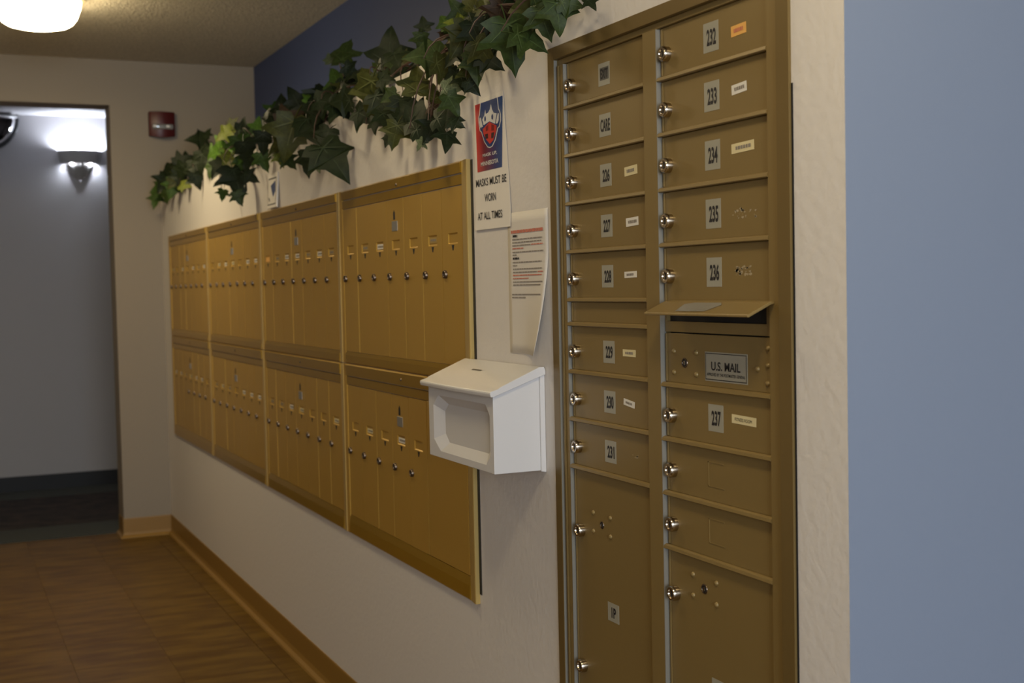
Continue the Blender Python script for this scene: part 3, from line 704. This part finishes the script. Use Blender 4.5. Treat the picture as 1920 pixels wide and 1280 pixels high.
sg = thing('small_sign', 'small white framed card with a dark blue shape, propped atop the gold mailboxes', 'sign', (0, 4.6, 1.63))
LEAN = Matrix.Translation((-0.003, 4.60, 1.6335)) @ Matrix.Rotation(math.radians(4), 4, 'Y')
b = MB().use('paper').box(-0.006, 0, -0.072, 0.067, 0, 0.128); b.v = [tuple(LEAN @ Vector((p[0] - 0.004, p[1], p[2]))) for p in b.v]
put('card', b, sg, bevel=0.0006)
b = MB()
for q in [(-0.058, 0.058, 0.012, 0.0155), (-0.058, 0.058, 0.106, 0.111), (0.056, 0.0585, 0.012, 0.11), (-0.0585, -0.056, 0.012, 0.11)]: flat(b, -0.0105, q[1], q[0], q[2], q[3], 'ink')
b.use('print_blue').face([(-0.0106, -0.045, 0.098), (-0.0106, 0.022, 0.083), (-0.0106, 0.005, 0.064), (-0.0106, -0.02, 0.04), (-0.0106, -0.05, 0.06)])
b.use('ink').face([(-0.0106, 0.045, 0.036), (-0.0106, 0.03, 0.024), (-0.0106, 0.025, 0.03), (-0.0106, 0.04, 0.042)])
b.v = [tuple(LEAN @ Vector(p)) for p in b.v]
put('print', b, sg, weld=False, recalc=False)

# ------------------------------------------------------------------ fire alarm strobe on the back wall
al = thing('fire_alarm', 'red wall-mounted fire alarm strobe beside the doorway', 'alarm', (0.013, YB, 2.18))
AX0, AX1, AZ0, AZ1 = -0.055, 0.082, 2.184, 2.314
b = MB().use('alarm_red')
n = 10; front = []
for i in range(n + 1):
    t = i / n; x = AX0 + (AX1 - AX0) * t
    front.append((x, YB - 0.038 - 0.018 * math.sin(math.pi * t)))
poly = [(AX0, YB)] + front + [(AX1, YB)]
v = []; 
for (x, y) in poly:
    t = (x - AX0) / (AX1 - AX0); dip = 0.010 * math.sin(math.pi * t)
    v += [(x, y, AZ0 - dip), (x, y, AZ1)]
k = len(poly)
f = [(2 * i, 2 * ((i + 1) % k), 2 * ((i + 1) % k) + 1, 2 * i + 1) for i in range(k)] + [tuple(range(0, 2 * k, 2)), tuple(range(1, 2 * k, 2))]
b.add(v, f); put('housing', b, al, bevel=0.003, seg=2, smooth=True)
b = MB().use('lens').prism([(2.214, 0), (2.214, -0.012), (2.222, -0.020), (2.240, -0.020), (2.250, -0.012), (2.250, 0)][::-1] and [(YB - 0.05, 2.216), (YB - 0.062, 2.220), (YB - 0.066, 2.232), (YB - 0.062, 2.244), (YB - 0.05, 2.248)], 0, -0.040, 0.068)
ln = put('strobe_lens', b, al, bevel=0.004, seg=2, smooth=True)
for xx in (-0.03, 0.04):
    put('flash_tube', MB().use('frame_white').box(xx - 0.009, xx + 0.009, YB - 0.068, YB - 0.062, 2.227, 2.239), ln, bevel=0.002)

# ------------------------------------------------------------------ corridor sconce and mirror
sc = thing('wall_sconce', 'grey two-tier wall sconce shining up and down in the corridor', 'lamp', (-0.2, CY, 2.2))
def half(b, prof):
    b.lathe(prof, 18, Matrix.Translation((-0.202, CY, 0)), arc=(math.pi, 2 * math.pi), sx=1.0, sy=0.72)
b = MB().use('sconce_grey'); half(b, [(0.143, 2.312), (0.147, 2.312), (0.128, 2.232), (0.104, 2.224), (0.100, 2.226), (0.124, 2.235), (0.143, 2.312)]); put('upper_band', b, sc, smooth=True)
b = MB().use('sconce_grey'); half(b, [(0.089, 2.232), (0.093, 2.230), (0.070, 2.165), (0.036, 2.125), (0.004, 2.113), (0.004, 2.117), (0.034, 2.129), (0.067, 2.167), (0.089, 2.232)]); put('lower_bowl', b, sc, smooth=True)
b = MB().use('sconce_grey').box(-0.207, -0.187, CY - 0.09, CY, 2.205, 2.235); put('bracket', b, sc, bevel=0.002)
for xx in (-0.255, -0.14):
    b = MB().use('sconce_bulb'); b.lathe([(0, -0.03), (0.017, -0.026), (0.021, 0.0), (0.017, 0.026), (0, 0.03)], 12, Matrix.Translation((xx, CY - 0.045, 2.252))); put('bulb', b, sc, smooth=True)
mr = thing('convex_mirror', 'black-rimmed half-dome safety mirror high on the corridor wall', 'mirror', (-0.8, CY, 2.3))
MX, MZ, MR = -0.806, 2.520, 0.205
b = MB().use('mirror')
prof = [(MR * math.sin(a * math.pi / 2 / 8), 0.11 * math.cos(a * math.pi / 2 / 8)) for a in range(9)]
MM = Matrix.Translation((MX, CY - 0.02, MZ)) @ Matrix.Rotation(math.radians(90), 4, 'X')
b.lathe(prof, 24, MM, arc=(math.pi, 2 * math.pi)); put('dome', b, mr, smooth=True)
b = MB().use('rubber')
b.tube([(MX + (MR + 0.006) * math.cos(a), CY - 0.022, MZ + (MR + 0.006) * math.sin(a)) for a in [math.pi + math.pi * i / 24 for i in range(25)]], 0.013, 8); put('rim', b, mr, smooth=True)
b = MB().use('frame_white').box(MX - MR, MX + MR, CY - 0.12, CY, MZ, MZ + 0.008); put('top_plate', b, mr, bevel=0.001)
b = MB().use('rubber').tube([(MX + 0.18, CY - 0.03, MZ + 0.005), (MX + 0.215, CY - 0.01, CZ)], 0.004); put('bracket', b, mr)

# ------------------------------------------------------------------ ceiling lamps: white glass bowls
def lamp(x, y, label, n):
    t = thing('ceiling_light', label, 'lamp', (x, y, ZC))
    b = MB().use('lamp_pan'); b.lathe([(0, 0), (0.185, 0), (0.195, -0.008), (0.195, -0.024), (0.175, -0.028)], 40, Matrix.Translation((x, y, ZC))); put('pan', b, t, smooth=True)
    b = MB().use('lamp_glass_%d' % n); z = ZC - 2.443
    b.lathe([(0.178, -0.024), (0.174, -0.05), (0.158, -0.095), (0.142, -0.117), (0.125, -0.128), (0.085, -0.138), (0.04, -0.143), (0, -0.144)], 40, Matrix.Translation((x, y, ZC))); put('glass_bowl', b, t, smooth=True)
    l = bpy.data.lights.new('lamp_light', 'AREA'); l.shape = 'DISK'; l.size = 0.26; l.energy = LAMP_POWER[n]; l.color = LAMP_COLOR     # the lamp throws most of its light down
    o = bpy.data.objects.new('lamp_light', l); COL.objects.link(o); o.parent = t; o.location = (0, 0, -0.152)
    return t
lamp(-0.715, 5.66, 'glowing white glass bowl light on the ceiling, at the top corner of the photo', 0)
lamp(-0.62, 2.98, 'glowing white glass bowl ceiling light above the drop box and mask poster', 1)
lamp(-0.70, 0.85, 'glowing white glass bowl ceiling light nearest the window', 2)

IVY={'A':[(-0.056,6.912,1.833,0.83,0.50,-0.04,-0.26,0.102,'g'),
 (-0.040,6.846,1.884,0.76,0.37,0.25,-0.48,0.113,'g'),
 (0.000,6.806,1.965,-0.49,-0.54,-0.10,0.68,0.135,'d'),
 (0.024,7.156,2.056,-0.32,-0.57,-0.45,0.62,0.106,'d'),
 (0.024,6.592,1.998,0.52,0.21,-0.59,0.58,0.120,'d'),
 (-0.024,6.413,1.887,0.70,0.62,-0.31,0.14,0.106,'o'),
 (-0.032,6.229,1.849,0.82,0.23,-0.47,0.23,0.077,'y'),
 (0.016,6.242,1.925,0.59,0.69,-0.18,-0.39,0.114,'d'),
 (-0.008,5.914,1.853,0.68,0.71,-0.20,0.03,0.094,'d'),
 (-0.040,6.477,1.861,0.71,0.68,0.11,-0.14,0.118,'g'),
 (0.064,6.690,2.028,0.00,0.07,-0.65,0.76,0.072,'d'),
 (0.096,6.445,2.095,0.59,0.37,0.41,-0.59,0.129,'d'),
 (0.112,6.361,2.112,0.42,-0.20,-0.52,0.72,0.069,'d'),
 (0.000,6.751,1.911,0.75,0.61,0.19,-0.17,0.122,'d'),
 (0.000,6.327,1.901,0.69,0.69,-0.15,-0.16,0.105,'d'),
 (0.024,5.944,1.913,0.76,0.57,-0.25,-0.20,0.099,'d'),
 (-0.040,6.688,1.836,0.67,0.60,-0.28,-0.31,0.083,'m')],
'B':[(0.096,5.725,2.078,0.78,0.37,-0.48,0.13,0.082,'o'),
 (0.064,5.682,2.036,0.56,0.56,0.13,-0.59,0.105,'y'),
 (0.000,5.650,1.937,0.29,0.73,0.08,-0.61,0.104,'b'),
 (0.016,5.240,1.933,0.65,0.75,-0.09,-0.09,0.115,'g'),
 (0.040,5.140,1.946,0.79,0.57,-0.17,0.14,0.109,'g'),
 (0.024,4.880,1.879,0.70,0.62,-0.32,-0.10,0.112,'d'),
 (-0.016,5.194,1.868,0.79,0.55,0.17,-0.22,0.096,'y'),
 (-0.016,4.965,1.841,0.78,0.62,-0.03,0.06,0.088,'g'),
 (-0.024,5.366,1.858,0.71,0.55,-0.00,-0.44,0.112,'d'),
 (-0.024,5.529,1.873,0.73,0.52,-0.19,-0.41,0.102,'g'),
 (-0.064,4.947,1.774,0.83,0.54,-0.07,0.07,0.162,'d'),
 (-0.056,4.764,1.765,0.77,0.40,-0.47,0.15,0.081,'d'),
 (-0.064,5.192,1.732,0.85,0.51,0.06,-0.10,0.061,'g'),
 (-0.064,4.920,1.700,0.74,0.62,-0.24,0.03,0.070,'m'),
 (0.080,5.173,2.003,-0.25,0.12,0.70,-0.66,0.079,'b'),
 (-0.016,4.637,1.817,0.71,0.65,-0.26,-0.03,0.087,'g'),
 (0.096,5.030,2.007,0.55,0.59,-0.14,-0.57,0.128,'d'),
 (0.080,4.827,1.951,0.79,0.55,-0.28,0.03,0.103,'d'),
 (0.144,5.120,2.064,0.18,0.09,-0.63,0.75,0.100,'g'),
 (0.040,5.721,1.992,0.36,0.73,0.02,-0.57,0.096,'b'),
 (0.080,5.436,2.019,0.62,0.35,-0.62,0.32,0.105,'d'),
 (-0.008,4.838,1.833,0.81,0.50,0.02,-0.32,0.090,'d'),
 (-0.040,5.149,1.824,0.74,0.61,-0.23,0.20,0.087,'v'),
 (0.016,5.755,1.924,0.67,0.61,-0.29,-0.32,0.120,'d'),
 (0.048,6.091,1.995,0.76,0.45,-0.08,-0.47,0.112,'d'),
 (0.000,4.957,1.876,0.78,0.60,0.13,-0.12,0.084,'b')],
'C':[(0.120,4.699,2.043,-0.10,-0.22,-0.63,0.74,0.113,'d'),
 (0.096,4.438,2.013,0.34,0.05,-0.66,0.67,0.057,'b'),
 (0.120,4.370,2.019,0.04,0.09,-0.48,0.87,0.121,'d'),
 (-0.024,4.154,1.858,0.66,0.72,-0.03,-0.23,0.175,'o'),
 (-0.008,3.942,1.854,0.85,0.40,-0.32,-0.08,0.143,'d'),
 (-0.032,4.315,1.840,0.61,0.52,0.04,-0.59,0.118,'o'),
 (-0.080,3.615,1.724,0.85,0.47,-0.22,0.14,0.163,'d'),
 (-0.056,3.938,1.744,0.70,0.64,-0.21,-0.24,0.095,'d'),
 (-0.064,3.797,1.708,0.84,0.48,-0.24,-0.08,0.036,'p'),
 (0.160,4.216,2.137,0.37,-0.21,-0.51,0.74,0.121,'m'),
 (0.176,4.441,2.158,0.04,-0.12,-0.62,0.77,0.050,'p'),
 (0.120,4.174,2.038,0.08,-0.36,-0.51,0.77,0.102,'g'),
 (0.096,4.038,1.993,0.79,0.43,-0.26,0.34,0.088,'d'),
 (0.040,3.807,1.911,0.76,0.28,-0.48,0.34,0.106,'d'),
 (0.016,3.668,1.873,0.77,0.47,-0.26,0.34,0.103,'d'),
 (0.024,3.893,1.882,0.86,0.43,0.09,-0.24,0.081,'d'),
 (0.064,4.262,1.943,0.53,0.38,0.47,-0.60,0.129,'d'),
 (0.064,4.582,1.956,-0.15,-0.44,-0.25,0.85,0.118,'d'),
 (-0.040,4.242,1.774,0.84,0.44,-0.32,0.09,0.073,'m'),
 (-0.048,4.317,1.790,0.82,0.56,-0.13,0.06,0.063,'y'),
 (0.032,4.252,1.913,0.53,0.21,-0.59,0.57,0.110,'r'),
 (-0.040,3.778,1.802,0.77,0.54,-0.00,-0.33,0.098,'d'),
 (0.120,4.034,2.054,0.65,0.59,-0.39,0.29,0.070,'d'),
 (0.128,4.938,2.045,0.14,-0.24,-0.65,0.71,0.114,'d'),
 (0.000,4.613,1.885,0.67,0.73,-0.09,-0.10,0.098,'d'),
 (0.080,4.092,1.956,0.67,0.72,-0.13,-0.14,0.107,'d')],
'D':[(0.128,3.652,2.038,0.23,-0.22,-0.67,0.68,0.149,'d'),
 (0.080,3.543,1.960,0.38,0.01,-0.65,0.65,0.113,'m'),
 (0.040,3.592,1.944,0.02,-0.31,-0.50,0.81,0.104,'o'),
 (-0.032,3.324,1.870,0.58,0.70,-0.25,-0.33,0.140,'o'),
 (0.064,3.407,1.925,0.73,0.48,-0.44,0.22,0.085,'d'),
 (0.048,3.269,1.894,0.73,0.26,-0.60,0.20,0.064,'d'),
 (0.024,3.346,1.886,0.69,0.57,-0.44,-0.12,0.077,'d'),
 (-0.024,2.997,1.841,0.16,-0.09,-0.60,0.78,0.096,'o'),
 (-0.040,2.866,1.795,0.06,0.08,-0.60,0.80,0.059,'o'),
 (-0.064,2.695,1.754,0.76,0.61,-0.19,0.13,0.068,'m'),
 (-0.048,2.742,1.792,0.71,0.23,-0.57,0.34,0.062,'p'),
 (-0.048,3.203,1.781,0.87,0.49,-0.01,0.09,0.082,'d'),
 (-0.048,3.079,1.752,0.49,0.75,-0.02,-0.44,0.088,'d'),
 (-0.040,2.972,1.748,0.72,0.22,-0.56,0.34,0.112,'d'),
 (-0.056,2.763,1.725,0.78,0.22,-0.49,0.31,0.082,'d'),
 (-0.072,3.054,1.728,0.67,0.69,-0.08,-0.28,0.081,'o'),
 (-0.064,2.884,1.713,0.74,0.26,-0.58,0.22,0.078,'d'),
 (-0.072,2.706,1.673,0.85,0.51,0.09,-0.08,0.066,'d'),
 (-0.072,2.872,1.679,0.58,0.60,-0.08,-0.55,0.039,'p'),
 (-0.064,2.678,1.702,0.78,0.35,-0.39,0.33,0.044,'d'),
 (-0.016,3.124,1.803,0.76,0.63,-0.11,-0.15,0.083,'d'),
 (-0.016,3.442,1.823,0.76,0.39,-0.51,0.11,0.091,'d'),
 (-0.032,3.326,1.786,0.79,0.22,-0.47,0.33,0.064,'d'),
 (0.024,3.609,1.886,-0.28,-0.63,-0.26,0.68,0.095,'d'),
 (-0.048,2.861,1.715,0.72,0.65,0.18,-0.18,0.077,'d'),
 (-0.024,3.277,1.838,0.83,0.45,-0.32,0.09,0.101,'d'),
 (-0.032,3.050,1.772,0.52,0.62,0.12,-0.58,0.095,'d'),
 (-0.056,3.159,1.720,0.79,0.53,0.02,-0.30,0.039,'d'),
 (-0.024,2.884,1.763,0.74,0.40,-0.54,0.06,0.065,'r'),
 (0.000,3.215,1.844,0.56,0.63,0.24,-0.48,0.057,'m')],
'E':[(0.160,3.441,2.085,0.09,-0.18,-0.63,0.75,0.055,'d'),
 (0.144,3.428,2.041,0.67,0.74,-0.06,-0.08,0.064,'m'),
 (0.128,3.193,2.043,0.02,-0.30,-0.45,0.84,0.060,'g'),
 (0.112,3.094,2.005,0.59,0.64,-0.37,0.32,0.064,'g'),
 (0.128,3.210,2.013,0.75,0.58,0.13,-0.28,0.038,'r'),
 (-0.016,2.903,1.894,-0.49,-0.48,-0.37,0.63,0.107,'m'),
 (-0.040,2.802,1.853,0.63,0.53,-0.36,0.43,0.083,'o'),
 (-0.016,2.690,1.901,0.71,0.66,0.16,-0.21,0.098,'o'),
 (0.064,2.942,1.986,0.51,0.38,0.42,-0.64,0.067,'y'),
 (-0.024,2.622,1.900,0.74,0.65,-0.18,0.03,0.088,'d'),
 (-0.056,2.535,1.845,0.69,0.64,-0.31,0.15,0.076,'o'),
 (-0.048,2.582,1.823,0.77,0.59,-0.16,-0.16,0.082,'m'),
 (-0.040,2.536,1.823,0.75,0.46,-0.42,0.22,0.070,'d'),
 (-0.080,2.333,1.831,0.72,0.68,-0.10,0.05,0.127,'m'),
 (-0.080,2.261,1.816,0.76,0.42,-0.30,0.40,0.088,'m'),
 (0.040,2.702,1.971,0.53,0.52,0.01,-0.66,0.096,'o'),
 (0.024,2.619,1.938,0.63,0.72,-0.18,0.24,0.067,'d'),
 (0.048,2.610,1.960,0.62,0.43,-0.41,0.51,0.084,'d'),
 (0.016,2.495,1.915,0.69,0.70,0.14,-0.11,0.081,'r'),
 (-0.024,2.332,1.897,0.65,0.65,-0.28,-0.28,0.093,'o'),
 (-0.064,2.216,1.847,0.71,0.66,-0.25,0.04,0.079,'m'),
 (-0.064,2.151,1.847,0.70,0.70,-0.13,-0.03,0.077,'m'),
 (-0.048,2.140,1.861,0.61,0.45,-0.56,0.32,0.054,'m'),
 (-0.040,2.066,1.848,0.88,0.42,-0.23,0.05,0.035,'d'),
 (-0.048,2.612,1.779,0.74,0.52,-0.42,-0.00,0.050,'d'),
 (-0.032,2.705,1.806,0.86,0.49,-0.12,-0.07,0.054,'d'),
 (0.048,2.761,1.956,0.37,0.05,-0.60,0.71,0.076,'d'),
 (-0.008,2.740,1.874,0.55,0.62,0.02,-0.56,0.075,'d'),
 (-0.040,2.641,1.814,0.82,0.56,-0.08,0.11,0.065,'o'),
 (0.000,2.535,1.903,0.72,0.46,-0.51,0.14,0.070,'d'),
 (0.080,2.985,2.029,-0.17,-0.29,-0.65,0.68,0.068,'m'),
 (0.080,2.882,2.021,0.37,-0.07,-0.58,0.72,0.066,'o'),
 (0.040,2.509,1.943,0.52,0.58,0.05,-0.62,0.070,'d'),
 (-0.032,2.756,1.826,0.36,0.70,0.15,-0.59,0.050,'d'),
 (-0.024,2.264,1.906,0.72,0.56,-0.40,-0.10,0.085,'m'),
 (0.000,2.206,1.916,0.68,0.58,-0.31,0.33,0.083,'m'),
 (0.080,2.605,2.005,0.05,-0.02,-0.59,0.80,0.096,'m'),
 (0.080,2.752,2.031,0.33,-0.12,-0.55,0.76,0.101,'d')]}

# ------------------------------------------------------------------ artificial ivy along the ledge
def leaf_mesh(kind, seed):
    """five-lobed ivy leaf, folded along the midrib; unit width, tip along -Y, stalk at the origin side"""
    random.seed(seed)
    half_ = [(0.0, 0.30), (0.10, 0.37), (0.24, 0.36), (0.40, 0.30), (0.33, 0.14), (0.47, 0.02), (0.56, -0.08), (0.36, -0.12), (0.22, -0.20), (0.16, -0.36), (0.07, -0.50), (0.0, -0.62)]
    half_ = [(x * random.uniform(0.9, 1.1), y + random.uniform(-0.02, 0.02)) for x, y in half_]
    half_[0] = (0, 0.27); half_[-1] = (0, half_[-1][1])
    def zz(x, y): return 0.20 * abs(x) - 0.28 * (x * x) - 0.30 * max(0, -y) ** 1.8 + 0.03 * math.sin(7 * x + 5 * y + seed) - (0.10 if abs(x) > 0.4 else 0)
    spine = [(0, 0.27), (0, 0.12), (0, -0.08), (0, -0.28), (0, half_[-1][1])]
    b = MB().use('leaf_' + kind)
    for s in (1, -1):
        O = [(s * x, y, zz(x * s, y)) for x, y in half_]; C = [(x, y, zz(x, y) - 0.015) for x, y in spine]
        faces = [[C[0], O[1], O[2], C[1]], [C[1], O[2], O[3], O[4]], [C[1], O[4], O[5], C[2]], [C[2], O[5], O[6], O[7]], [C[2], O[7], O[8], C[3]], [C[3], O[8], O[9], O[10]], [C[3], O[10], C[4]]]
        for f in faces: b.face(f if s == 1 else f[::-1])
    # raised pale veins from the stalk to each lobe
    b.use('vein_' + kind)
    for x, y in [(0, half_[-1][1] * 0.92), (0.36, -0.03), (-0.36, -0.03), (0.27, 0.27), (-0.27, 0.27)]:
        P = [Vector((x * q, 0.2 + (y - 0.2) * q, 0)) for q in (0, 0.5, 1)]
        d = (P[2] - P[0]).normalized(); n = Vector((-d.y, d.x, 0))
        w = [0.016, 0.011, 0.003]; up = 0.010
        L_ = [p + n * k + Vector((0, 0, zz((p + n * k).x, p.y) + up - (0.015 if abs(x) < 0.01 else 0.0))) for p, k in zip(P, w)]
        R_ = [p - n * k + Vector((0, 0, zz((p - n * k).x, p.y) + up - (0.015 if abs(x) < 0.01 else 0.0))) for p, k in zip(P, w)]
        for i in (0, 1): b.face([L_[i], R_[i], R_[i + 1], L_[i + 1]])
    b.use('leaf_' + kind)
    # leaf stalk
    b.tube([(0, 0.27, 0.0), (0.02, 0.42, -0.06), (0.05, 0.56, -0.16)], 0.014, 4)
    return b.mesh('leaf', recalc=False, weld=True, smooth=True, angle=32)
LM = {k: [leaf_mesh(k, s) for s in (1, 2, 3)] for k in LEAF}
IV = {'A': ('trailing ivy at the far end of the ledge, dark leaves drooping past the wall corner', (0.06, 6.55, ZL), (6.0, 6.95)),
      'B': ('bright green variegated ivy clump above the far gold mailboxes', (0.08, 5.5, ZL), (4.75, 6.0)),
      'C': ('dark ivy clump with a large star leaf hanging, above the second gold column', (0.08, 4.3, ZL), (3.85, 4.75)),
      'D': ('dense dark ivy clump with bare stems, above the nearest gold mailboxes', (0.08, 3.25, ZL), (2.85, 3.85)),
      'E': ('olive green large-leaved ivy, above the poster and the bronze mailbox corner', (0.08, 2.45, ZL), (1.75, 2.85))}
random.seed(77)
for key, (label, base, (ya, yb_)) in IV.items():
    t = thing('ivy_garland', label, 'ivy', base, 'ivy along the ledge')
    # woody vines lying along the ledge, dipping over its edge
    for k in range(3):
        pts = []; n = 17; x0 = random.uniform(-0.03, 0.16)
        for i in range(n):
            y = ya + (yb_ - ya) * i / (n - 1)
            ph = 1.7 * k; pts.append((x0 + 0.03 * math.sin(i * 0.7 + ph), y, ZL + 0.03 + 0.022 * math.sin(i * 0.55 + 2 * ph)))
        put('vine', MB().use('stem').tube(pts, [0.0042 - 0.0024 * i / (n - 1) for i in range(n)], 6), t, smooth=True)
    leaves = []
    for q in IVY[key]:
        p = Vector(q[:3])
        if p.z < ZL + 0.3 * q[7]: p.x = min(p.x, -0.012 - 0.22 * q[7])          # hanging leaves stay clear of the wall face
        leaves.append((p, Quaternion(q[3:7]).normalized(), q[7], q[8]))
    # short stalks from the vines to the hanging leaves
    for p, q, s, k in leaves[::2]:
        top = p + q @ Vector((0.05, 0.56, -0.16)) * s
        y = min(max(p.y, ya), yb_)
        root = Vector((max(0.02, p.x + 0.03), y + random.uniform(-0.06, 0.06), ZL + 0.02))
        if (top - root).length < 0.32: put('stalk', MB().use('stem').tube([root * (1 - q_) ** 2 + ((root + top) / 2 + Vector((-0.03, 0, 0.05))) * 2 * q_ * (1 - q_) + top * q_ ** 2 for q_ in [0, .2, .4, .6, .8, 1]], [0.0026, 0.0023, 0.002, 0.0018, 0.0016, 0.0013], 5), t, smooth=True)
    # fuller growth behind, resting on the ledge
    nf = {'A': 18, 'B': 26, 'C': 26, 'D': 26, 'E': 30}[key]
    for i in range(nf):
        y = random.uniform(ya, yb_); p = Vector((random.uniform(0.02, 0.2), y, ZL + random.uniform(0.035, 0.09)))
        nrm = Vector((random.uniform(-1, 0.1), random.uniform(-0.9, 0.2), random.uniform(0.0, 1.0))).normalized()
        q = nrm.to_track_quat('Z', 'Y') @ Quaternion((0, 0, 1), random.uniform(0, 6.28))
        s = random.uniform(0.05, 0.1) if key in 'CDE' else random.uniform(0.05, 0.09)
        leaves.append((p, q, s, random.choice({'A': 'ddgo', 'B': 'ddggb', 'C': 'dddor', 'D': 'dddor', 'E': 'ddoom'}[key])))
    for p, q, s, k in leaves:
        o = bpy.data.objects.new('leaf', random.choice(LM[k])); COL.objects.link(o); o.parent = t
        o.location = p - Vector(base); o.rotation_mode = 'QUATERNION'; o.rotation_quaternion = q; o.scale = (s, s, s)
